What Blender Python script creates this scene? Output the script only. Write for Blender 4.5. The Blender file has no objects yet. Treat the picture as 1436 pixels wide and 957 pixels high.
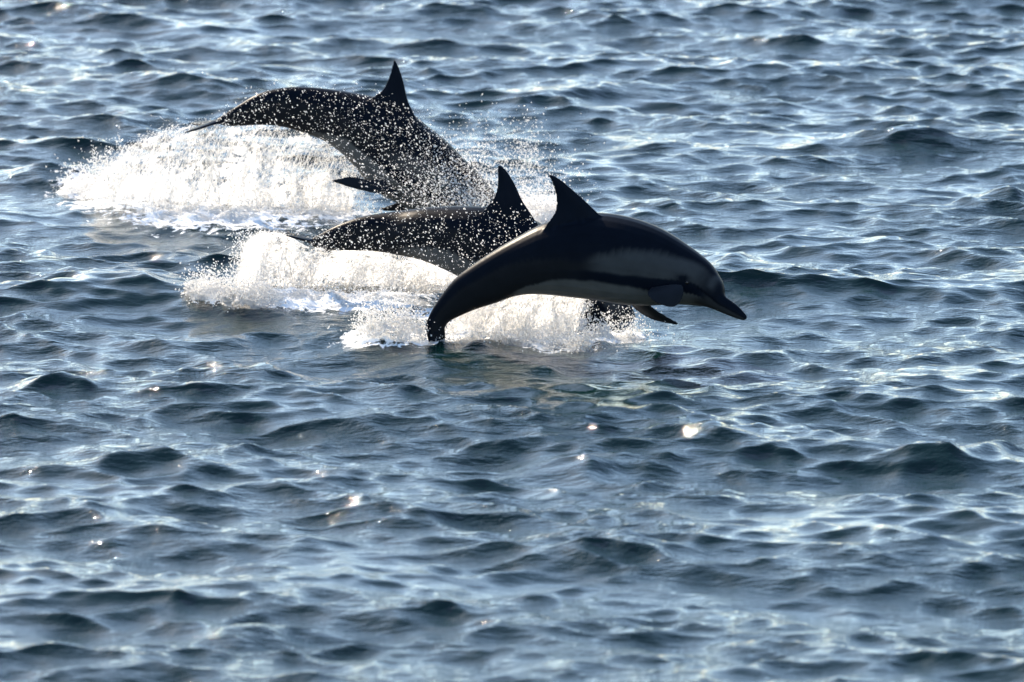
import bpy, bmesh, math, random
import numpy as np
from mathutils import Vector, kdtree

# ------------------------------------------------------------------ camera, sky, sun, exposure
S = bpy.context.scene
HFOV = math.radians(8.45); DEP = math.radians(10.0); CAMH = 6.25
cam = bpy.data.objects.new('camera', bpy.data.cameras.new('camera'))
S.collection.objects.link(cam); S.camera = cam
cam.location = (0, 0, CAMH); cam.rotation_euler = (math.radians(90) - DEP, 0, 0)
cam.data.sensor_width = 36; cam.data.lens = 18 / math.tan(HFOV / 2)
cam.data.clip_start = 0.5; cam.data.clip_end = 20000
cam.data.dof.use_dof = True; cam.data.dof.focus_distance = 37.0; cam.data.dof.aperture_fstop = 3.4

SUN_EL, SUN_AZ = 32.0, -30.0          # azimuth measured from straight ahead (+Y) towards +X
W = bpy.data.worlds.new('World'); S.world = W; W.use_nodes = True
sky = W.node_tree.nodes.new('ShaderNodeTexSky'); sky.sky_type = 'NISHITA'; sky.sun_disc = False
sky.sun_elevation = math.radians(SUN_EL); sky.sun_rotation = math.radians(SUN_AZ)
sky.air_density = 1.0; sky.dust_density = 0.4; sky.ozone_density = 1.8
bgn = W.node_tree.nodes['Background']; bgn.inputs[1].default_value = 0.13
W.node_tree.links.new(sky.outputs[0], bgn.inputs[0])
sun = bpy.data.objects.new('sun', bpy.data.lights.new('sun', 'SUN')); S.collection.objects.link(sun)
sun.data.energy = 4.8; sun.data.angle = math.radians(0.5); sun.data.color = (1.0, 0.85, 0.66)
_e, _a = math.radians(SUN_EL), math.radians(SUN_AZ)
SD = Vector((math.sin(_a) * math.cos(_e), math.cos(_a) * math.cos(_e), math.sin(_e)))
sun.rotation_euler = SD.to_track_quat('Z', 'Y').to_euler()
V = S.view_settings
V.view_transform = 'Standard'; V.look = 'None'; V.gamma = 1; V.use_curve_mapping = False
V.exposure = 1.33

rng = np.random.default_rng(11)
# ------------------------------------------------------------------ helpers
F_PX = 718 / math.tan(HFOV / 2)
def ray(px, py):
    a, b = (px - 718) / F_PX, (py - 478.5) / F_PX
    return np.array((a, math.cos(DEP) - b * math.sin(DEP), -math.sin(DEP) - b * math.cos(DEP)))
def at(px, py, Y):                       # point of the picture's ray at distance Y ahead
    r = ray(px, py); return np.array((0, 0, CAMH)) + r * (Y / r[1])
def on_water(px, py, z=0.0):
    r = ray(px, py); return np.array((0, 0, CAMH)) + r * ((z - CAMH) / r[2])

def catmull(P, n):                       # P: (m, k) -> (n, k) resampled
    P = np.asarray(P, float); m = len(P)
    if m == 2: return P[0] + np.linspace(0, 1, n)[:, None] * (P[1] - P[0])
    d = np.r_[0, np.cumsum(np.maximum(np.linalg.norm(np.diff(P, axis=0), axis=1), 1e-6) ** 0.5)]
    T = np.zeros_like(P)
    T[1:-1] = (P[2:] - P[:-2]) / (d[2:] - d[:-2])[:, None]
    T[0] = (P[1] - P[0]) / (d[1] - d[0]); T[-1] = (P[-1] - P[-2]) / (d[-1] - d[-2])
    t = np.linspace(0, d[-1], n); i = np.clip(np.searchsorted(d, t, 'right') - 1, 0, m - 2)
    h = d[i + 1] - d[i]; u = ((t - d[i]) / h)[:, None]; h = h[:, None]
    return (2*u**3 - 3*u**2 + 1) * P[i] + (u**3 - 2*u**2 + u) * h * T[i] + (-2*u**3 + 3*u**2) * P[i+1] + (u**3 - u**2) * h * T[i+1]

def _hash(ix, iy, iz):
    n = (ix.astype(np.int64) * 374761393 + iy.astype(np.int64) * 668265263 + iz.astype(np.int64) * 2147483647) & 0xffffffff
    n = ((n ^ (n >> 13)) * 1274126177) & 0xffffffff
    return ((n ^ (n >> 16)) & 0xffffff) / float(0xffffff)
def vnoise(P):
    P = np.asarray(P, float); i = np.floor(P).astype(np.int64); f = P - i; f = f * f * (3 - 2 * f)
    r = 0
    for a in (0, 1):
        for b in (0, 1):
            for c in (0, 1):
                w = (f[..., 0] if a else 1 - f[..., 0]) * (f[..., 1] if b else 1 - f[..., 1]) * (f[..., 2] if c else 1 - f[..., 2])
                r = r + w * _hash(i[..., 0] + a, i[..., 1] + b, i[..., 2] + c)
    return r
def fbm(P, o=4):
    P = np.asarray(P, float); r = 0; a = 0.5; t = 0
    for k in range(o): r = r + a * vnoise(P * 2 ** k + 17.3 * k); t += a; a *= 0.5
    return r / t
def sst(a, b, x):
    t = np.clip((x - a) / (b - a), 0, 1); return t * t * (3 - 2 * t)

def mesh_obj(name, verts, faces, mats, mat_idx=None, smooth=True, parent=None):
    me = bpy.data.meshes.new(name)
    verts = np.asarray(verts, np.float32); faces = np.asarray(faces, np.int32)
    k = faces.shape[1]
    me.vertices.add(len(verts)); me.vertices.foreach_set('co', verts.ravel())
    me.loops.add(faces.size); me.loops.foreach_set('vertex_index', faces.ravel())
    me.polygons.add(len(faces)); me.polygons.foreach_set('loop_start', np.arange(0, faces.size, k, dtype=np.int32))
    for m in mats: me.materials.append(m)
    if mat_idx is not None: me.polygons.foreach_set('material_index', np.asarray(mat_idx, np.int32))
    me.update(calc_edges=True)
    me.polygons.foreach_set('use_smooth', np.full(len(faces), smooth))
    o = bpy.data.objects.new(name, me); S.collection.objects.link(o)
    if parent: o.parent = parent
    return o
def fattr(o, name, vals):
    a = o.data.attributes.new(name, 'FLOAT', 'POINT'); a.data.foreach_set('value', np.asarray(vals, np.float32))
def tag(o, label=None, cat=None, group=None, kind=None):
    for k, v in (('label', label), ('category', cat), ('group', group), ('kind', kind)):
        if v: o[k] = v
    return o

# ------------------------------------------------------------------ materials
def new_mat(name):
    m = bpy.data.materials.new(name); m.use_nodes = True
    nt = m.node_tree; nt.nodes.clear()
    out = nt.nodes.new('ShaderNodeOutputMaterial')
    def N(t, **kw):
        n = nt.nodes.new(t)
        for k, v in kw.items():
            if k in n.inputs: n.inputs[k].default_value = v
            else: setattr(n, k, v)
        return n
    return m, N, nt.links.new, out
def mth(N, L, op, a, b=None, clamp=False):
    n = N('ShaderNodeMath', operation=op, use_clamp=clamp)
    for i, v in enumerate((a, b)):
        if v is None: continue
        if isinstance(v, (int, float)): n.inputs[i].default_value = v
        else: L(v, n.inputs[i])
    return n.outputs[0]

def water_material():
    m, N, L, out = new_mat('sea water')
    geo = N('ShaderNodeNewGeometry')
    p = N('ShaderNodeBsdfPrincipled'); p.inputs['IOR'].default_value = 1.333
    p.inputs['Base Color'].default_value = (0.0008, 0.0135, 0.0118, 1); p.inputs['Roughness'].default_value = 0.04
    n1 = N('ShaderNodeTexNoise', Scale=7.0, Detail=6.0, Roughness=0.58)
    mp = N('ShaderNodeMapping'); mp.inputs['Scale'].default_value = (0.6, 1.3, 1); mp.inputs['Rotation'].default_value = (0, 0, 0.25)
    L(geo.outputs['Position'], mp.inputs[0]); L(mp.outputs[0], n1.inputs['Vector'])
    n2 = N('ShaderNodeTexNoise', Scale=0.8, Detail=2.0); L(geo.outputs['Position'], n2.inputs['Vector'])
    gust = N('ShaderNodeMapRange'); gust.inputs[1].default_value = 0.35; gust.inputs[2].default_value = 0.7
    gust.inputs[3].default_value = 0.25; gust.inputs[4].default_value = 1.0
    L(n2.outputs[0], gust.inputs[0])
    n3 = N('ShaderNodeTexNoise', Scale=30.0, Detail=3.0); L(mp.outputs[0], n3.inputs['Vector'])
    h = mth(N, L, 'MULTIPLY', mth(N, L, 'ADD', n1.outputs[0], mth(N, L, 'MULTIPLY', n3.outputs[0], 0.10)), gust.outputs[0])
    b = N('ShaderNodeBump', Strength=1.0, Distance=0.042); L(h, b.inputs['Height']); L(b.outputs[0], p.inputs['Normal'])
    # foam that floats round the splashes
    fa = N('ShaderNodeAttribute', attribute_name='foam')
    nf = N('ShaderNodeTexNoise', Scale=16.0, Detail=6.0, Roughness=0.65, Distortion=0.6); L(geo.outputs['Position'], nf.inputs['Vector'])
    vo = N('ShaderNodeTexVoronoi', Scale=11.0, feature='DISTANCE_TO_EDGE'); L(geo.outputs['Position'], vo.inputs['Vector'])
    lace = mth(N, L, 'SUBTRACT', nf.outputs[0], mth(N, L, 'MULTIPLY', vo.outputs['Distance'], 0.5))
    f = mth(N, L, 'ADD', lace, mth(N, L, 'SUBTRACT', fa.outputs['Fac'], 0.85))
    mr = N('ShaderNodeMapRange', interpolation_type='SMOOTHSTEP'); mr.inputs[1].default_value = 0.0; mr.inputs[2].default_value = 0.10
    L(f, mr.inputs[0])
    foam = N('ShaderNodeBsdfDiffuse'); foam.inputs['Color'].default_value = (0.80, 0.81, 0.80, 1)
    mx = N('ShaderNodeMixShader'); L(mr.outputs[0], mx.inputs[0]); L(p.outputs[0], mx.inputs[1]); L(foam.outputs[0], mx.inputs[2])
    L(mx.outputs[0], out.inputs[0])
    return m
def spray_material():                   # aerated white water: drops and strands
    m, N, L, out = new_mat('white spray')
    d = N('ShaderNodeBsdfDiffuse'); d.inputs['Color'].default_value = (0.87, 0.87, 0.87, 1)
    t = N('ShaderNodeBsdfTranslucent'); t.inputs['Color'].default_value = (0.93, 0.92, 0.90, 1)
    g = N('ShaderNodeBsdfGlossy', Roughness=0.12)
    a = N('ShaderNodeMixShader'); a.inputs[0].default_value = 0.75; L(d.outputs[0], a.inputs[1]); L(t.outputs[0], a.inputs[2])
    b = N('ShaderNodeMixShader'); b.inputs[0].default_value = 0.06; L(a.outputs[0], b.inputs[1]); L(g.outputs[0], b.inputs[2])
    L(b.outputs[0], out.inputs[0]); return m
def sheet_material():                   # torn falling curtain: 'dens' says how much water is left in it
    m, N, L, out = new_mat('falling water curtain')
    uv = N('ShaderNodeAttribute', attribute_name='flow'); de = N('ShaderNodeAttribute', attribute_name='dens')
    n1 = N('ShaderNodeTexNoise', Scale=1.0, Detail=7.0, Roughness=0.68, Distortion=0.5); L(uv.outputs['Vector'], n1.inputs['Vector'])
    geo = N('ShaderNodeNewGeometry')
    n2 = N('ShaderNodeTexNoise', Scale=34.0, Detail=5.0, Roughness=0.7, Distortion=0.8); L(geo.outputs['Position'], n2.inputs['Vector'])
    nn = mth(N, L, 'ADD', mth(N, L, 'MULTIPLY', n1.outputs[0], 1.0), mth(N, L, 'SUBTRACT', mth(N, L, 'MULTIPLY', n2.outputs[0], 0.7), 0.35))
    f = mth(N, L, 'ADD', nn, mth(N, L, 'SUBTRACT', de.outputs['Fac'], 1.0))
    mr = N('ShaderNodeMapRange', interpolation_type='SMOOTHSTEP'); mr.inputs[1].default_value = -0.02; mr.inputs[2].default_value = 0.17; mr.inputs[4].default_value = 0.82
    L(f, mr.inputs[0])
    d = N('ShaderNodeBsdfDiffuse'); d.inputs['Color'].default_value = (0.87, 0.87, 0.87, 1)
    t = N('ShaderNodeBsdfTranslucent'); t.inputs['Color'].default_value = (0.93, 0.92, 0.90, 1)
    b = N('ShaderNodeBump', Strength=1.0, Distance=0.03); L(nn, b.inputs['Height']); L(b.outputs[0], d.inputs['Normal']); L(b.outputs[0], t.inputs['Normal'])
    a = N('ShaderNodeMixShader'); a.inputs[0].default_value = 0.75; L(d.outputs[0], a.inputs[1]); L(t.outputs[0], a.inputs[2])
    tr = N('ShaderNodeBsdfTransparent')
    x = N('ShaderNodeMixShader'); L(mr.outputs[0], x.inputs[0]); L(tr.outputs[0], x.inputs[1]); L(a.outputs[0], x.inputs[2])
    L(x.outputs[0], out.inputs[0]); return m
def skin_material():
    m, N, L, out = new_mat('wet dolphin skin')
    p = N('ShaderNodeBsdfPrincipled', Roughness=0.36); p.inputs['IOR'].default_value = 1.12; p.inputs['Specular IOR Level'].default_value = 0.2
    c = N('ShaderNodeAttribute', attribute_name='coat'); geo = N('ShaderNodeNewGeometry')
    n = N('ShaderNodeTexNoise', Scale=14.0, Detail=5.0); L(geo.outputs['Position'], n.inputs['Vector'])
    mr = N('ShaderNodeMapRange'); mr.inputs[3].default_value = 0.75; mr.inputs[4].default_value = 1.25; L(n.outputs[0], mr.inputs[0])
    mx = N('ShaderNodeVectorMath', operation='SCALE'); L(c.outputs['Color'], mx.inputs[0]); L(mr.outputs[0], mx.inputs['Scale'])
    L(mx.outputs[0], p.inputs['Base Color'])
    n3 = N('ShaderNodeTexNoise', Scale=60.0, Detail=3.0); L(geo.outputs['Position'], n3.inputs['Vector'])
    b = N('ShaderNodeBump', Strength=0.25, Distance=0.002); L(n3.outputs[0], b.inputs['Height']); L(b.outputs[0], p.inputs['Normal'])
    L(p.outputs[0], out.inputs[0]); return m
def eye_material():
    m, N, L, out = new_mat('dark wet eye')
    p = N('ShaderNodeBsdfPrincipled', Roughness=0.05)
    n = N('ShaderNodeTexNoise', Scale=80.0); r = N('ShaderNodeValToRGB')
    r.color_ramp.elements[0].color = (0.004, 0.003, 0.003, 1); r.color_ramp.elements[1].color = (0.02, 0.013, 0.01, 1)
    L(n.outputs[0], r.inputs[0]); L(r.outputs[0], p.inputs['Base Color']); L(p.outputs[0], out.inputs[0]); return m
M_WATER, M_SPRAY, M_SHEET, M_SKIN, M_EYE = water_material(), spray_material(), sheet_material(), skin_material(), eye_material()

# ------------------------------------------------------------------ sea
def graded(lo, hi, step, far_lo, far_hi, g=1.28):
    core = np.arange(lo, hi + 1e-6, step); a = []; b = []
    s, x = step, lo
    while x > far_lo: s *= g; x -= s; a.append(x)
    s, x = step, core[-1]
    while x < far_hi: s *= g; x += s; b.append(x)
    return np.array(a[::-1] + list(core) + b)
gx = graded(-6.8, 6.8, 0.0215, -6000, 6000)
gy = graded(25.5, 54.0, 0.030, -6000, 9000)
sx = np.gradient(gx); sy = np.gradient(gy)
def wave_band(l0, l1, n, slope, head, spread, seed):
    r = np.random.default_rng(seed)
    lam = np.exp(r.uniform(math.log(l0), math.log(l1), n)); k = 2 * np.pi / lam
    th = math.radians(head) + r.normal(0, math.radians(spread), n)
    kx, ky = k * np.cos(th), k * np.sin(th); ph = r.uniform(0, 2 * np.pi, n)
    a = slope * math.sqrt(2 / n) / k * r.rayleigh(0.8, n)
    wx = np.clip(lam[None] / (3 * sx[:, None]) - 0.7, 0, 1); wy = np.clip(lam[None] / (3 * sy[:, None]) - 0.7, 0, 1)
    cx, sxn = np.cos(gx[:, None] * kx + ph) * wx, np.sin(gx[:, None] * kx + ph) * wx
    cy, syn = np.cos(gy[:, None] * ky) * wy, np.sin(gy[:, None] * ky) * wy
    Hh = (cy * a) @ cx.T - (syn * a) @ sxn.T
    ax, ay = a * kx / k, a * ky / k
    Dx = -((cy * ax) @ sxn.T + (syn * ax) @ cx.T); Dy = -((cy * ay) @ sxn.T + (syn * ay) @ cx.T)
    return np.stack((Dx, Dy, Hh))
GX, GY = np.meshgrid(gx, gy)
big = wave_band(1.4, 4.5, 60, 0.055, -97, 22, 5)
mid = wave_band(0.42, 1.4, 220, 0.112, -104, 34, 6)
sml = wave_band(0.11, 0.45, 560, 0.18, -98, 40, 7)
env = 0.45 + 1.1 * fbm(np.stack((GX * 0.55, GY * 0.4, GX * 0), -1), 3)
disp = big * 1.0 + mid * 1.0 + sml * env
# the water lies lower and flatter round the animals' wakes
for (px, py, rx, ry, k, dz) in [(690, 482, 1.0, .7, .5, .0), (860, 470, .6, .7, .5, -.02), (450, 428, .9, .6, .6, .0), (310, 300, 1.0, .8, .6, .0)]:
    c = on_water(px, py); wgt = np.exp(-((GX - c[0]) / rx) ** 2 - ((GY - c[1]) / ry) ** 2)
    disp = disp * (1 - k * wgt); disp[2] += dz * wgt
# named crests of the photograph: pixel, height, half width across, half width along
CREST = [(70, 548, .11, .17, .17), (345, 540, .10, .30, .2), (230, 655, .11, .42, .2), (505, 655, .06, .25, .18), (985, 614, .06, .26, .2),
         (840, 655, .08, .26, .2), (1322, 645, .10, .24, .2), (1262, 208, .09, .26, .2), (365, 888, .08, .2, .15), (1041, 362, .08, .09, .12),
         (810, 135, .10, .4, .3), (1412, 278, .11, .3, .22), (125, 415, .08, .25, .2), (676, 490, .06, .10, .12), (800, 512, .03, .3, .15),
         (185, 120, .07, .5, .3), (1180, 60, .08, .5, .3), (75, 255, .10, .2, .2), (1405, 105, .09, .2, .25)]
jx = fbm(np.stack((GX * 3, GY * 2.2, GX * 0 + 9.1), -1), 3); jy = fbm(np.stack((GX * 3, GY * 2.2, GX * 0 + 4.7), -1), 3)
for (px, py, h, wx, wy) in CREST:
    c = on_water(px, py)
    dx, dy = GX - c[0] + (jx - .5) * .5, GY - c[1] + (jy - .5) * .5
    disp[2] += h * np.exp(-np.abs(dx / wx) ** 1.8 * 0.7 - np.abs(dy / wy) ** 1.55) * 0.85
X = GX + disp[0] * 1.4; Y = GY + disp[1] * 1.4; Z = disp[2]
# churned water below the animals
foam = np.zeros_like(GX)
FOAM = [(310, 303, .75, .55, .88), (150, 268, .4, .5, .85), (170, 290, .5, .35, .66), (470, 300, .4, .5, .7), (460, 425, .7, .35, .95), (300, 425, .2, .25, .8), (690, 470, .5, .25, .95),
        (545, 478, .3, .22, .95), (780, 478, .25, .3, .9), (720, 300, .45, .9, .8), (860, 470, .2, .3, .62), (620, 440, .4, .4, .6), (330, 316, .8, .4, .62), (850, 470, .3, .25, .75)]
for (px, py, rx, ry, v) in FOAM:
    c = on_water(px, py)
    foam = np.maximum(foam, v * np.exp(-((GX - c[0]) / rx) ** 2 - ((GY - c[1]) / ry) ** 2))
nz = fbm(np.stack((GX * 7, GY * 5, GX * 0 + 3.3), -1)[(slice(None),) * 2], 4)
Z = Z + foam * (nz - 0.42) * 0.16
nx, ny = len(gx), len(gy)
idx = np.arange(nx * ny).reshape(ny, nx)
quads = np.stack((idx[:-1, :-1], idx[:-1, 1:], idx[1:, 1:], idx[1:, :-1]), -1).reshape(-1, 4)
sea = mesh_obj('sea_water', np.stack((X, Y, Z), -1).reshape(-1, 3), quads, [M_WATER])
fattr(sea, 'foam', foam.ravel() * .94)
tag(sea, 'choppy dark blue green sea reflecting a pale sky', 'sea', kind='structure')
def sea_z(x, y):
    i = np.clip(np.searchsorted(gx, x), 0, nx - 1); j = np.clip(np.searchsorted(gy, y), 0, ny - 1)
    return Z[j, i]

# ------------------------------------------------------------------ dolphins
def loft(stations, Yc, widths, nseg=28, nring=70):
    st = np.array(stations, float); n = len(st)
    Ys = np.interp(np.linspace(0, 1, n), np.linspace(0, 1, len(Yc)), Yc)
    top = np.array([at(a, b, y) for (a, b, _, _), y in zip(st, Ys)]); bot = np.array([at(c, d, y) for (_, _, c, d), y in zip(st, Ys)])
    A = catmull(np.c_[top, bot, np.array(widths)[:, None]], nring)
    top, bot, wd = A[:, :3], A[:, 3:6], A[:, 6]
    c = (top + bot) / 2; h = (top - bot) / 2; t = np.gradient(c, axis=0); t /= np.linalg.norm(t, axis=1)[:, None]
    lat = np.cross(h, t); lat /= np.linalg.norm(lat, axis=1)[:, None]
    lat *= (np.linalg.norm(h, axis=1) * wd)[:, None]
    th = np.linspace(0, 2 * np.pi, nseg, endpoint=False)
    co, si = np.cos(th), np.sin(th)
    sg = lambda v, e: np.sign(v) * np.abs(v) ** e
    P = c[:, None] + h[:, None] * sg(co, .96)[None, :, None] + lat[:, None] * sg(si, .96)[None, :, None]
    # round the two ends off
    vs = P.reshape(-1, 3).tolist(); fs = []
    for i in range(nring - 1):
        for j in range(nseg):
            k = (j + 1) % nseg; fs.append((i*nseg+j, i*nseg+k, (i+1)*nseg+k, (i+1)*nseg+j))
    a = len(vs); vs.append((c[0] - t[0] * np.linalg.norm(h[0]) * .6).tolist()); vs.append((c[-1] + t[-1] * np.linalg.norm(h[-1]) * .5).tolist())
    for j in range(nseg):
        k = (j + 1) % nseg; fs.append((a, k, j)); fs.append((a + 1, (nring-1)*nseg+j, (nring-1)*nseg+k))
    return vs, fs, P, c, h, lat, t, th
def blade(lead, trail, n, thick, N, m=7):
    """closed fin between a leading and a trailing edge curve; N is the thickness direction"""
    L = catmull(lead, n); T = catmull(trail, n); N = np.asarray(N, float); N /= np.linalg.norm(N)
    vs = []; fs = []
    u = np.linspace(0, 1, m); prof = np.clip(1.9 * np.sqrt(u) * (1 - u) + .16 * np.sin(np.pi * u), 0, None)
    for i in range(n):
        tk = thick * (1 - 0.72 * i / (n - 1))
        up = [L[i] + (T[i] - L[i]) * a + N * (max(tk * b, .0045)) for a, b in zip(u, prof)]
        dn = [L[i] + (T[i] - L[i]) * a - N * (max(tk * b, .0045)) for a, b in zip(u, prof)][::-1]
        vs += [v.tolist() for v in up + dn]
    r = 2 * m
    for i in range(n - 1):
        for j in range(r):
            k = (j + 1) % r; fs.append((i*r+j, i*r+k, (i+1)*r+k, (i+1)*r+j))
    fs.append(tuple(range(r))[::-1]); fs.append(tuple((n-1)*r + j for j in range(r)))
    return vs, fs
def flukes(base, A, B, span=.235, chord=.16, k=1.0):
    A = np.array(A, float); A /= np.linalg.norm(A); B = np.array(B, float); B -= A * (A @ B); B /= np.linalg.norm(B); N = np.cross(A, B)
    out = []
    for s in (-1, 1):
        w = np.array([-.12, .12, .35, .6, .82, 1.0])
        le = np.array([-.06, -.02, .03, .075, .125, .185]); te = np.array([.105, .115, .15, .165, .178, .195]) * chord / .16
        ld = [base + B * s * span * a + A * b * k for a, b in zip(w, le)]; tl = [base + B * s * span * a + A * b * k for a, b in zip(w, te)]
        out.append(blade(ld, tl, 12, .016, N))
    return out
C_DARK = np.array((.0042, .0062, .0105)); C_GREY = np.array((.011, .012, .014)); C_TAN = np.array((.042, .044, .046)); C_BELLY = np.array((.085, .085, .082))  # darker than real skin: the backlit shade is put into these coat colours
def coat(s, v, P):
    """s: 0 beak .. 1 tail, v: 1 back .. -1 belly -> common dolphin pattern in tones darkened for backlit shade"""
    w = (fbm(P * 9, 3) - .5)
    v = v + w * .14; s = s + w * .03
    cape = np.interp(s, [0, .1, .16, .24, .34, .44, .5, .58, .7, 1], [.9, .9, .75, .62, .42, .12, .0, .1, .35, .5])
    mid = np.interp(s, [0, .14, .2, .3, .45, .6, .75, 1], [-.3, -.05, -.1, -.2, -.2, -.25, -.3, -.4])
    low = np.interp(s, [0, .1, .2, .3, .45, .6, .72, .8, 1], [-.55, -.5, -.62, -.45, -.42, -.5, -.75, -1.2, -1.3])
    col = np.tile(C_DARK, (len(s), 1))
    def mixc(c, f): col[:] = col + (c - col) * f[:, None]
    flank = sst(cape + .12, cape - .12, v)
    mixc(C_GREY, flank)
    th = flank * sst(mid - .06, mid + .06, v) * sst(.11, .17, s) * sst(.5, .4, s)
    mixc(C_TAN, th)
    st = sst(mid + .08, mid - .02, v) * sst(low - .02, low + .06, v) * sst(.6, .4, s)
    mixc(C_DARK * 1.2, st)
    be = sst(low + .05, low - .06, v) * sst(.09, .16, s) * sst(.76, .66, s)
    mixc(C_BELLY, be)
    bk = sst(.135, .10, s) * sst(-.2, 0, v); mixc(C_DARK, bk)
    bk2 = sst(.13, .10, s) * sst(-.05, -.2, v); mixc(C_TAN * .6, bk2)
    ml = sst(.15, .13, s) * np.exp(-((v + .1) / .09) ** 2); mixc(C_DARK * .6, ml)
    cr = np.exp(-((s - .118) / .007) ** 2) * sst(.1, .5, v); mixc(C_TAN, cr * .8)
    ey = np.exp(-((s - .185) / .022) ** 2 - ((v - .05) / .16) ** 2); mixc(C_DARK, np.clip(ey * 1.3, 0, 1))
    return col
def dolphin(stations, Yc, widths, fin, flippers, fl, label):
    vs, fs, P, c, h, lat, t, th = loft(stations, Yc, widths)
    parts = [(vs, fs)]; fin_pts = []; grey0 = []
    fy = fin[2]
    ld = [at(a, b, fy) for a, b in fin[0]]; tl = [at(a, b, fy) for a, b in fin[1]]
    b = blade(ld, tl, 16, .026, np.cross(np.array(ld[-1]) - ld[0], np.array(tl[0]) - ld[0])); parts.append(b); fin_pts += b[0]
    for f in flippers:
        ld = [at(*q) for q in f[0]]; tl = [at(*q) for q in f[1]]
        b = blade(ld, tl, 12, .020, np.cross(np.array(ld[-1]) - ld[0], np.array(tl[0]) - ld[0])); parts.append(b); grey0.append((len(fin_pts), len(fin_pts) + len(b[0]))); fin_pts += b[0]
    base = c[-1]
    for b in flukes(base, *fl): parts.append(b); fin_pts += b[0]
    bm = bmesh.new()
    for pv, pf in parts:
        vv = [bm.verts.new(p) for p in pv]
        for f in pf: bm.faces.new([vv[i] for i in f])
    bmesh.ops.recalc_face_normals(bm, faces=bm.faces)
    me = bpy.data.meshes.new('tmp'); bm.to_mesh(me); bm.free()
    o = bpy.data.objects.new('tmp', me); S.collection.objects.link(o)
    r = o.modifiers.new('r', 'REMESH'); r.mode = 'VOXEL'; r.voxel_size = .0062
    sm = o.modifiers.new('s', 'SMOOTH'); sm.factor = .5; sm.iterations = 4
    dg = bpy.context.evaluated_depsgraph_get(); dg.update()
    me2 = bpy.data.meshes.new_from_object(o.evaluated_get(dg)); bpy.data.objects.remove(o); bpy.data.meshes.remove(me)
    base_pt = Vector(c[len(c) // 2])
    ob = bpy.data.objects.new('dolphin', me2); S.collection.objects.link(ob)
    n = len(me2.vertices); co = np.empty(n * 3, np.float32); me2.vertices.foreach_get('co', co); co = co.reshape(-1, 3).astype(float)
    arc = np.r_[0, np.cumsum(np.linalg.norm(np.diff(c, axis=0), axis=1))]; arc /= arc[-1]
    kd = kdtree.KDTree(P.shape[0] * P.shape[1] + len(fin_pts)); ns = P.shape[1]
    for i in range(P.shape[0]):
        for j in range(ns): kd.insert(P[i, j], i * ns + j)
    for q, p in enumerate(fin_pts): kd.insert(p, 10**6 + q)
    kd.balance()
    ss = np.zeros(n); vv = np.zeros(n); isf = np.zeros(n)
    hh = (h ** 2).sum(1)
    for a in range(n):
        _, k, _ = kd.find(co[a])
        if k >= 10**6: isf[a] = 2 if any(q0 <= k - 10**6 < q1 for q0, q1 in grey0) else 1; ss[a] = .8; vv[a] = 1; continue
        i, j = divmod(k, ns); d = co[a] - c[i]
        i2 = np.clip((d @ t[i]) / max(arc[1], 1e-4) / 2.1, -1, 1); ss[a] = np.interp(i + i2, np.arange(len(arc)), arc)
        vv[a] = np.clip((d @ h[i]) / hh[i], -1, 1)
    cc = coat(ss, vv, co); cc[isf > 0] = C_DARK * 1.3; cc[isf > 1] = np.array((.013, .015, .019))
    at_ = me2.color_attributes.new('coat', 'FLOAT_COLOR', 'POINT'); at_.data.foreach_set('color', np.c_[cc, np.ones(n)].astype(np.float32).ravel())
    me2.materials.clear(); me2.materials.append(M_SKIN); me2.polygons.foreach_set('use_smooth', np.ones(len(me2.polygons), bool))
    tag(ob, label, 'dolphin', 'dolphins leaping side by side')
    return ob, (P, c, h, lat, t, arc)

WID = [.95, .95, .95, .95, .92, .93, .94, .95, .95, .94, .92, .9, .86, .8, .72, .66, .6, .62, .7]
def wid(n): return np.interp(np.linspace(0, 1, n), np.linspace(0, 1, len(WID)), WID)
front_st = [(1047.5, 443, 1043, 450), (1037, 431, 1030, 446), (1026.5, 422.5, 1016, 440.5), (1016.5, 415, 1004, 435.5), (1015.5, 405.5, 991, 431), (1013, 396, 981, 429),
            (1007, 385, 970, 428), (994, 367, 952, 427), (964, 344, 930, 428), (924, 320, 905, 429), (881, 305, 872, 426.5), (840, 299, 835, 420.5),
            (803, 302, 795, 416), (762, 313.5, 765, 413), (728, 331, 742, 412.5), (697, 349, 720, 416), (665, 370, 695, 425), (637, 392, 667, 434),
            (615, 420, 645, 443.5), (603, 440, 632, 450), (597, 456, 624, 459), (598, 468, 625, 470), (601, 480, 623, 481)]
FY = 35.42
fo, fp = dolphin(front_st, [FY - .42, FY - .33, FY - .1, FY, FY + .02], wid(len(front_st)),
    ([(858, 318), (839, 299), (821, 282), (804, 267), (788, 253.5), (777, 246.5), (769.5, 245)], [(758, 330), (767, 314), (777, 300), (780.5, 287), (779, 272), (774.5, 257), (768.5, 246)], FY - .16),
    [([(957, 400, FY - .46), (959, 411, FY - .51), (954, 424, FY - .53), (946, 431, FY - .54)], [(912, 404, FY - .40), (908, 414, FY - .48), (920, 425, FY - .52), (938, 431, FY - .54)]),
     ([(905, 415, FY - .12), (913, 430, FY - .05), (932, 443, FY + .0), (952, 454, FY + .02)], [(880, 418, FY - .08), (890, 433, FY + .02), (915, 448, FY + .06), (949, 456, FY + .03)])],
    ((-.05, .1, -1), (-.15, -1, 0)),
    'smooth dark dolphin with long beak and grey striped side, in full view')
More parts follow.
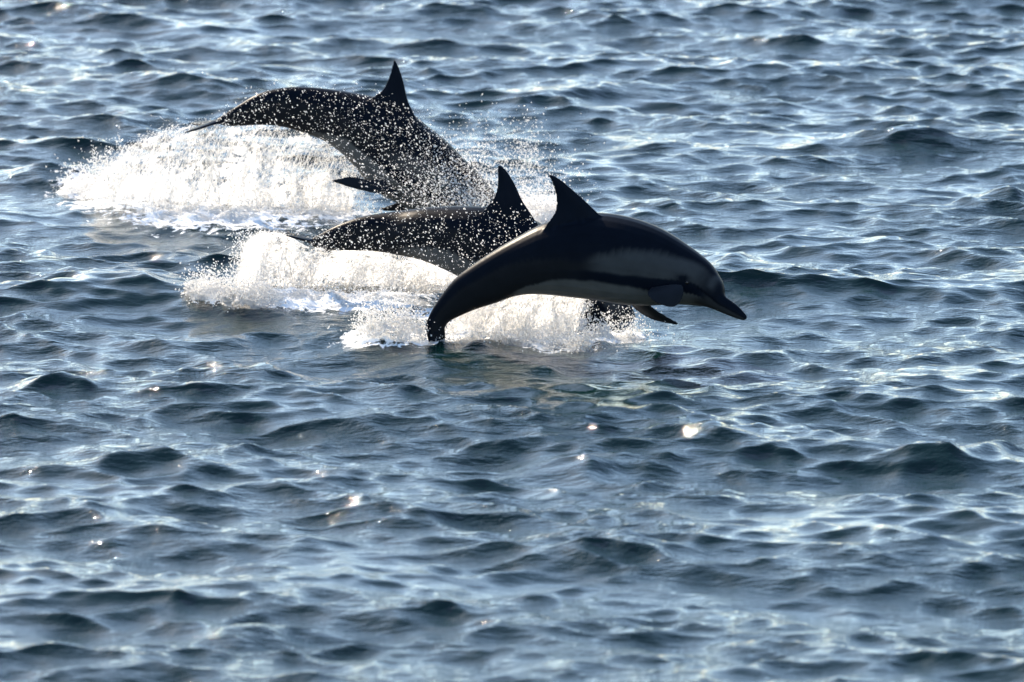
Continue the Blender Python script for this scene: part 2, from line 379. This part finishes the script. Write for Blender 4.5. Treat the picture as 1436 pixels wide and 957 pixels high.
# its eye sits in the dark stripe behind the corner of the mouth
P, c, h, lat, t, arc = fp
k = int(np.argmin(np.abs(arc - .165)))
for sgn in (1, -1):
    side = lat[k] if (lat[k][1] < 0) == (sgn > 0) else -lat[k]
    p = c[k] - h[k] * .08 + side * .965
    bm = bmesh.new(); bmesh.ops.create_uvsphere(bm, u_segments=14, v_segments=8, radius=.010)
    me = bpy.data.meshes.new('eye'); bm.to_mesh(me); bm.free(); me.materials.append(M_EYE)
    for f in me.polygons: f.use_smooth = True
    e = bpy.data.objects.new('eye', me); S.collection.objects.link(e); e.location = p; e.parent = fo

mid_st = [(908, 512, 899, 516), (903, 496, 889, 506), (898, 480, 876, 494), (896, 466, 862, 486), (893, 450, 848, 478), (885, 428, 826, 464), (868, 400, 800, 447),
          (840, 365, 765, 428), (800, 333, 722, 412), (768, 318, 688, 402), (735, 302, 655, 393), (700, 292, 620, 377), (660, 289, 590, 365), (616, 290, 560, 358.5),
          (575, 294, 536, 354), (535, 299, 514, 352), (503, 305, 490, 351.5), (473, 316, 464, 351), (452, 327, 448, 348), (440, 333, 438, 346)]
MY = 36.8
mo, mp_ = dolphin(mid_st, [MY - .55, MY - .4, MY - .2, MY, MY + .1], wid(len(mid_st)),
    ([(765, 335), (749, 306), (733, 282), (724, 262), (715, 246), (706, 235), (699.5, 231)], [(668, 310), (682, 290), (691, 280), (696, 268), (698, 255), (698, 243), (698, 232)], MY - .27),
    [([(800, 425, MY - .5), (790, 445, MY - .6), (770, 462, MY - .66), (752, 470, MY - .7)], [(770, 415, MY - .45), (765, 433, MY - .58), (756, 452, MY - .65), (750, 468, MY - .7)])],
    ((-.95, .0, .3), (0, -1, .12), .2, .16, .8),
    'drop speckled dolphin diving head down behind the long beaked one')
back_st = [(742, 352, 736, 357), (732, 339, 722, 350), (724, 326, 704, 343), (718, 312, 686, 336), (712, 300, 670, 330), (704, 286, 648, 322), (692, 267, 622, 313), (675, 247, 592, 301),
           (651, 223, 561, 287), (625, 197, 534, 273), (601, 178, 516, 257), (573, 156, 501, 238), (540, 140, 480, 216), (497, 130.5, 457, 199), (447, 123.5, 427, 187), (404, 122.5, 396, 178),
           (364, 131, 366, 175.5), (334, 148, 337, 177), (317, 159, 319, 177), (306, 166, 308, 175)]
BY = 39.7
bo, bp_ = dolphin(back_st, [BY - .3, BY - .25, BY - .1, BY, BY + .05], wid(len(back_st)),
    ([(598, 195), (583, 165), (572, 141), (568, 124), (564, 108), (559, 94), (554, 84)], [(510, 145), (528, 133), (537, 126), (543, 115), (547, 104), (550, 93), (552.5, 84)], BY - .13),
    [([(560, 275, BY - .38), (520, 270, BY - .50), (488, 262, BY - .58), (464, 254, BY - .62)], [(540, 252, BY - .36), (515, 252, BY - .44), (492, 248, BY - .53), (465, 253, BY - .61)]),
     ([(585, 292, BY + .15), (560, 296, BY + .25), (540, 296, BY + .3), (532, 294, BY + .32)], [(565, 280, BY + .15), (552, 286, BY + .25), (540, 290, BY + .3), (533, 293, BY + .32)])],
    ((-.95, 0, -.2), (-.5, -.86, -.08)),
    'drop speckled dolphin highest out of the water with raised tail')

# ------------------------------------------------------------------ splashes
_t = (1 + 5 ** .5) / 2
ICO_V = np.array([(-1,_t,0),(1,_t,0),(-1,-_t,0),(1,-_t,0),(0,-1,_t),(0,1,_t),(0,-1,-_t),(0,1,-_t),(_t,0,-1),(_t,0,1),(-_t,0,-1),(-_t,0,1)]) / math.sqrt(1 + _t * _t)
ICO_F = np.array([(0,11,5),(0,5,1),(0,1,7),(0,7,10),(0,10,11),(1,5,9),(5,11,4),(11,10,2),(10,7,6),(7,1,8),(3,9,4),(3,4,2),(3,2,6),(3,6,8),(3,8,9),(4,9,5),(2,4,11),(6,2,10),(8,6,7),(9,8,1)])
OCT_V = np.array([(1,0,0),(-1,0,0),(0,1,0),(0,-1,0),(0,0,1),(0,0,-1)], float)
OCT_F = np.array([(0,2,4),(2,1,4),(1,3,4),(3,0,4),(2,0,5),(1,2,5),(3,1,5),(0,3,5)])
class Splash:
    def __init__(s): s.v = []; s.f = []; s.m = []; s.dens = []; s.flow = []; s.n = 0
    def add(s, V, Fc, mi, dens=None, flow=None):
        s.v.append(V); s.f.append(Fc + s.n); s.m.append(np.full(len(Fc), mi)); s.n += len(V)
        s.dens.append(np.zeros(len(V)) if dens is None else dens); s.flow.append(np.zeros((len(V), 3)) if flow is None else flow)
    def drops(s, P, R, D=None, stretch=None):
        """P centres, R radii, D direction of flight, stretch ratio along it"""
        P = np.asarray(P); n = len(P)
        if n == 0: return
        if D is None: D = rng.normal(size=(n, 3))
        D = D / (np.linalg.norm(D, axis=1)[:, None] + 1e-9)
        if stretch is None: stretch = rng.uniform(1, 1.5, n)
        up = rng.normal(size=(n, 3)); A = np.cross(D, up); A /= np.linalg.norm(A, axis=1)[:, None]; B = np.cross(D, A)
        bigm = R > .006
        for sel, Vb, Fb in ((bigm, ICO_V, ICO_F), (~bigm, OCT_V, OCT_F)):
            if not sel.any(): continue
            q = sel.sum(); r = R[sel][:, None, None]; sc = stretch[sel][:, None, None]
            jit = rng.uniform(.75, 1.25, (q, len(Vb), 1)) if Vb is ICO_V else 1.0
            V = P[sel][:, None] + jit * (D[sel][:, None] * Vb[None, :, :1] * sc * r + A[sel][:, None] * Vb[None, :, 1:2] * r + B[sel][:, None] * Vb[None, :, 2:3] * r)
            Fc = (Fb[None] + (np.arange(q) * len(Vb))[:, None, None]).reshape(-1, 3)
            s.add(V.reshape(-1, 3), Fc, 1)
    def curtain(s, top, bot, nu, nv, dens, bulge=0.0, rough=.03, seed=0., su=30, sv=5, n_drops=0, rad=(.002, .006), cling=.03):
        """torn sheet between two 3-D curves; falls along parabolas; dens(u, v)"""
        T = catmull(top, nu); Bm = catmull(bot, nu); Bm = Bm + (np.stack([fbm(np.stack((np.arange(nu) / nu * su * .5, np.full(nu, seed), np.full(nu, 7. * k)), -1), 3) for k in range(3)], -1) - .5) * np.array((.12, .35, .0))
        v = np.linspace(0, 1, nv); u = np.linspace(0, 1, nu)
        U, Vv = np.meshgrid(u, v, indexing='ij')
        hor = Vv[..., None] ** .75; P = np.empty((nu, nv, 3))
        P[..., :2] = T[:, None, :2] + (Bm - T)[:, None, :2] * hor
        P[..., 2] = T[:, None, 2] + (Bm - T)[:, None, 2] * (Vv ** 1.25)
        P[..., 1] -= bulge * np.sin(np.pi * Vv)
        q = P * 6 + seed
        P = P + (np.stack([fbm(q + 31.7 * k, 4) for k in range(3)], -1) - .5) * rough * 4 * (.35 + .65 * Vv[..., None])
        dn = dens(U, Vv); dn = dn + (fbm(np.stack((U * su * .33, Vv * 2.2, U * 0 + seed * 3), -1), 3) - .5) * .5 * sst(.1, .3, dn)
        i = np.arange(nu * nv).reshape(nu, nv)
        Q = np.stack((i[:-1, :-1], i[1:, :-1], i[1:, 1:], i[:-1, 1:]), -1).reshape(-1, 4)
        tri = np.concatenate((Q[:, [0, 1, 2]], Q[:, [0, 2, 3]]))
        wp = fbm(np.stack((U * su * .22, Vv * 3, U * 0 + seed + 5), -1), 4) - .5; wq = fbm(np.stack((U * su * .22, Vv * 3, U * 0 + seed + 15), -1), 4) - .5
        flow = np.stack((U * su + wp * 10 + Vv * 8, Vv * sv * 2.1 + wq * 6, U * 0 + seed), -1)
        s.add(P.reshape(-1, 3), tri, 0, dn.ravel(), flow.reshape(-1, 3))
        if n_drops:
            a = rng.uniform(0, nu - 1.001, n_drops * 3); b = rng.uniform(0, nv - 1.001, n_drops * 3)
            ia, ib = a.astype(int), b.astype(int); fa, fb = (a - ia)[:, None], (b - ib)[:, None]
            Pd = P[ia, ib] * (1-fa) * (1-fb) + P[ia+1, ib] * fa * (1-fb) + P[ia, ib+1] * (1-fa) * fb + P[ia+1, ib+1] * fa * fb
            pr = dn[ia, ib] + (fbm(np.stack((a / nu * su, b / nv * sv, a * 0 + seed), -1), 3) - .5) * 2.2
            keep = rng.uniform(0, 1, len(a)) < np.clip(pr, 0, 1); Pd = Pd[keep][:n_drops]; ia, ib = ia[keep][:n_drops], ib[keep][:n_drops]
            D = P[ia, np.minimum(ib + 1, nv - 1)] - P[ia, np.maximum(ib - 1, 0)]
            Pd = Pd + rng.normal(0, cling, Pd.shape) * np.array((1, 1.3, 1))
            R = np.exp(rng.uniform(math.log(rad[0]), math.log(rad[1]), len(Pd)) - rng.exponential(.15, len(Pd)))
            s.drops(Pd, R, D + rng.normal(0, .3, D.shape) * np.linalg.norm(D, axis=1)[:, None], 1 + rng.exponential(1.8, len(Pd)))
        n_st = n_drops // 45                                   # connected ropes of water along the fall
        for _ in range(n_st):
            u0 = rng.integers(int(nu * .15), int(nu * .88)); j0 = int(rng.uniform(0, .6) * nv); j1 = min(nv - 1, j0 + int(rng.uniform(.15, .5) * nv))
            if j1 - j0 < 5 or dn[u0, (j0 + j1) // 2] < .25: continue
            L = P[u0, j0:j1:2] + np.cumsum(rng.normal(0, .004, (len(range(j0, j1, 2)), 3)) + rng.normal(0, .007, 3) + np.array((-.004, 0, 0)), 0) + rng.normal(0, .015, 3)
            m = len(L); a = np.sin(np.linspace(.15, math.pi - .1, m)) * rng.uniform(.0012, .0034) * (.5 + rng.uniform(0, 1, m))
            ang = np.array((0, 2.1, 4.2)); ring = np.stack((np.cos(ang), np.sin(ang), ang * 0), -1)
            Vt = (L[:, None] + ring[None] * a[:, None, None]).reshape(-1, 3); k = np.arange(m - 1)[:, None] * 3
            ft = np.concatenate([np.concatenate((k + q, k + (q + 1) % 3, k + 3 + (q + 1) % 3), 1) for q in range(3)] + [np.concatenate((k + q, k + 3 + (q + 1) % 3, k + 3 + q), 1) for q in range(3)])
            s.add(Vt, ft, 1)
    def cloud(s, centre, size, n, rad, clump=9., thr=.5, vel=(0, 0, 1)):
        """loose airborne drops, clumped"""
        P = centre + rng.normal(0, 1, (n * 3, 3)) * size
        k = fbm(P * clump, 3) > thr - .12 * rng.uniform(0, 1, len(P)); P = P[k][:n]
        P = P[P[:, 2] > sea_z(P[:, 0], P[:, 1]) - .01]
        R = np.exp(rng.uniform(math.log(rad[0]), math.log(rad[1]), len(P)))
        s.drops(P, R, np.array(vel) + rng.normal(0, .6, P.shape), 1 + rng.exponential(.6, len(P)))
    def heap(s, px, py, rx, ry, h, n, seed, rad=(.002, .006)):
        """low mound of churned white water on the surface"""
        c = on_water(px, py); nu = 90; nv = 60
        a, b = np.meshgrid(np.linspace(-1, 1, nu), np.linspace(-1, 1, nv), indexing='ij')
        r = np.sqrt(a * a + b * b); P = np.stack((c[0] + a * rx, c[1] + b * ry, a * 0), -1)
        nz = fbm(np.stack((P[..., 0] * 14, P[..., 1] * 9, a * 0 + seed), -1), 5)
        env = np.clip(1 - r * r, 0, 1) ** .7
        P[..., 2] = sea_z(P[..., 0], P[..., 1]) - .02 + h * env * np.clip(nz * 2.6 - .55, 0, 2)
        P[..., :2] += (np.stack((fbm(P * 12 + 5 + seed, 3), fbm(P * 12 + 50 + seed, 3)), -1) - .5) * .12
        i = np.arange(nu * nv).reshape(nu, nv)
        Q = np.stack((i[:-1, :-1], i[1:, :-1], i[1:, 1:], i[:-1, 1:]), -1).reshape(-1, 4)
        dn = np.clip(env * 1.5, 0, 1) * .95
        s.add(P.reshape(-1, 3), np.concatenate((Q[:, [0, 1, 2]], Q[:, [0, 2, 3]])), 0, dn.ravel(), (P * np.array((20, 14, 14)) + seed).reshape(-1, 3))
        k = rng.integers(0, nu * nv, n * 2); k = k[rng.uniform(0, 1, len(k)) < env.ravel()[k]][:n]
        Pd = P.reshape(-1, 3)[k] + rng.normal(0, 1, (len(k), 3)) * np.array((.02, .03, .03)) + np.array((0, 0, .01))
        Pd[:, 2] += rng.exponential(h * .35, len(k))
        s.drops(Pd, np.exp(rng.uniform(math.log(rad[0]), math.log(rad[1]), len(k))))
    def build(s, label):
        o = mesh_obj('splash', np.concatenate(s.v), np.concatenate(s.f), [M_SHEET, M_SPRAY], np.concatenate(s.m))
        fattr(o, 'dens', np.concatenate(s.dens))
        a = o.data.attributes.new('flow', 'FLOAT_VECTOR', 'POINT'); a.data.foreach_set('vector', np.concatenate(s.flow).astype(np.float32).ravel())
        return tag(o, label, 'splash', 'white splashes under the dolphins', 'stuff')
def crv(pts, Y, dz=0):
    return [at(a, b, Y) + np.array((0, 0, dz)) for a, b in pts]
def edge(u, w=.08): return sst(0, w, u) * sst(1, 1 - w, u)

# --- behind and below the highest dolphin
sp = Splash()
topA = [(172, 228), (194, 206), (215, 190), (245, 180), (290, 176), (330, 176), (385, 174), (430, 184), (462, 200), (488, 222), (508, 246)]
for q, (dy, lo, shift) in enumerate([(.04, -.10, 0), (.16, .02, -16), (.30, .08, -6)]):
    botA = [(118 + shift, 272), (145 + shift, 284), (170 + shift, 300), (220 + shift, 308), (270 + shift, 312), (320 + shift, 314), (370 + shift, 314), (415 + shift, 313), (450 + shift, 310), (485 + shift, 303), (525 + shift, 295)]
    sp.curtain(crv(topA, BY + dy), crv(botA, BY + dy * 1.6), 170, 70,
        lambda u, v, lo=lo: (.40 + lo + (.2 + 1.2 * max(lo, -.1)) * v ** 1.2 - .14 * sst(.5, .95, u) * (1 - v)) * edge(u, .06) * sst(1.02, .93, v) + .0, bulge=.05, rough=.034, seed=3.1 + q * 7,
        su=34, sv=4.2, n_drops=6500, rad=(.0009, .0033), cling=.022)
sp.heap(150, 270, .32, .4, .10, 2200, 2.2); sp.heap(300, 300, .6, .35, .035, 1500, 5.2); sp.heap(440, 298, .45, .35, .03, 900, 8.2)
for (px, py) in [(135, 240), (150, 236), (168, 228)]: sp.cloud(at(px, py, BY), (.02, .05, .07), 220, (.002, .005), 12, .45)
sp.build('broad curtain of white water under the highest dolphin')

# --- under the middle dolphin
sp = Splash()
topB = [(345, 338), (362, 328), (385, 326), (410, 332), (440, 346), (480, 351), (530, 352), (565, 359), (600, 369), (632, 383), (655, 392)]
for q, (dy, lo, shift) in enumerate([(.04, -.10, 0), (.16, .03, -10), (.28, .08, 4)]):
    botB = [(318 + shift, 438), (335 + shift, 442), (360 + shift, 440), (390 + shift, 436), (425 + shift, 434), (465 + shift, 434), (510 + shift, 432), (550 + shift, 430), (585 + shift, 428), (615 + shift, 425), (640 + shift, 420)]
    sp.curtain(crv(topB, MY + .05 + dy), crv(botB, MY + .05 + dy * 1.8), 150, 56,
        lambda u, v, lo=lo: (.48 + lo + (.18 + 1.2 * max(lo, -.1)) * v + .16 * sst(.25, .05, u) - .2 * np.exp(-((u - .42) / .09) ** 2 - ((v - .75) / .3) ** 2)) * edge(u, .05) * sst(1.02, .93, v), bulge=.04, rough=.032, seed=53.1 + q * 7,
        su=30, sv=3.6, n_drops=5000, rad=(.0009, .0032), cling=.02)
sp.heap(350, 430, .22, .2, .08, 1800, 12.2); sp.heap(500, 426, .5, .2, .03, 1000, 15.2); sp.heap(288, 424, .15, .2, .06, 900, 16.1)
sp.cloud(at(345, 350, MY), (.05, .08, .1), 500, (.0018, .0045), 12, .45)
sp.build('white water plume trailing from the middle dolphin tail')

# --- under the front dolphin
sp = Splash()
topC = [(632, 452), (655, 436), (690, 424), (720, 414), (750, 410), (780, 410), (810, 414), (835, 420)]
for q, (dy, lo, shift) in enumerate([(.04, -.08, 0), (.14, .04, -10), (.26, .09, 8)]):
    botC = [(618 + shift, 480), (640 + shift, 484), (675 + shift, 488), (705 + shift, 492), (735 + shift, 495), (765 + shift, 497), (795 + shift, 498), (822 + shift, 496)]
    sp.curtain(crv(topC, FY + .06 + dy), crv(botC, FY - .02 + dy * 1.5), 120, 46,
        lambda u, v, lo=lo: (.50 + lo + (.18 + 1.2 * lo) * v) * edge(u, .07) * sst(1.02, .95, v), bulge=.03, rough=.03, seed=93.1 + q * 7, su=24, sv=3.2, n_drops=4000, rad=(.0009, .0032), cling=.018)
sp.heap(548, 477, .22, .17, .14, 2600, 22.2); sp.heap(700, 480, .4, .15, .03, 900, 25.2); sp.heap(800, 484, .16, .15, .05, 700, 27.0)
sp.cloud(at(548, 458, FY), (.12, .08, .05), 500, (.0018, .0045), 12, .45)
sp.heap(838, 468, .10, .12, .05, 500, 43.); sp.heap(885, 470, .14, .12, .03, 400, 47.); sp.cloud(at(850, 466, FY + .1), (.14, .12, .05), 420, (.002, .0045), 9, .5); sp.cloud(at(885, 452, FY + .1), (.06, .1, .06), 260, (.0015, .004), 9, .45); sp.cloud(at(800, 490, FY - .1), (.12, .1, .03), 300, (.002, .0045), 9, .5)
sp.build('bright white splash beneath the long beaked dolphin')

# --- spray thrown up where the highest dolphin's head goes in
sp = Splash()
sp.cloud(at(700, 265, BY + .55), (.20, .2, .17), 3000, (.0018, .0042), 10, .5); sp.cloud(at(742, 215, BY + .6), (.045, .06, .12), 420, (.002, .0045), 12, .47)
sp.cloud(at(770, 285, BY - .2), (.07, .1, .10), 900, (.0018, .004), 10, .47); sp.cloud(at(660, 230, BY + .6), (.16, .2, .12), 900, (.0018, .0042), 9, .5)
sp.heap(740, 306, .35, .5, .09, 2200, 31.2)
o = sp.build('fine spray thrown up ahead of the highest dolphin')

# --- drops hanging in the air beside the two speckled dolphins
def flecks(st, Yd, n, weight, rad, label, spread=.12, deep=0.0):
    s = Splash(); st = np.array(st, float); Q = []
    A = catmull(st, 60)
    u = rng.uniform(0, 1, n * 4); v = rng.uniform(-.04, 1.06, n * 4); w = weight(u, v); k = rng.uniform(0, 1, len(u)) < w
    u, v = u[k][:n], v[k][:n]
    for a, b in zip(u, v):
        r = A[int(a * 59)]; p = r[:2] + (r[2:] - r[:2]) * b
        Q.append(at(p[0] + rng.normal(0, 7), p[1] + rng.normal(0, 7), Yd - rng.uniform(.3, .3 + spread) - deep * np.clip(b, 0, 1)))
    Q = np.array(Q)
    s.drops(Q, rad[0] * (rad[1] / rad[0]) ** (rng.uniform(0, 1, len(Q)) ** 1.6), np.array((.6, 0, -1)) + rng.normal(0, .5, Q.shape), 1 + rng.exponential(.35, len(Q)))
    o = s.build(label); o.name = 'water_drops'; o['category'] = 'drops'; o['group'] = 'drops flying past the dolphins'
flecks(back_st[4:], BY, 8500, lambda u, v: .045 + .94 * np.exp(-((u - .14) / .17) ** 2) * sst(-.1, .5, 1.1 - v) + .10 * np.exp(-((u - .45) / .2) ** 2), (.0011, .0052), 'glinting drops in front of the highest dolphin', .4, .75)
flecks(mid_st[7:], MY - .2, 2200, lambda u, v: .5 + .5 * sst(.7, .2, u), (.0011, .005), 'glinting drops in front of the middle dolphin', .15, .25)
print('tris', sum(len(p.vertices) - 2 for o in S.objects if o.type == 'MESH' for p in o.data.polygons))
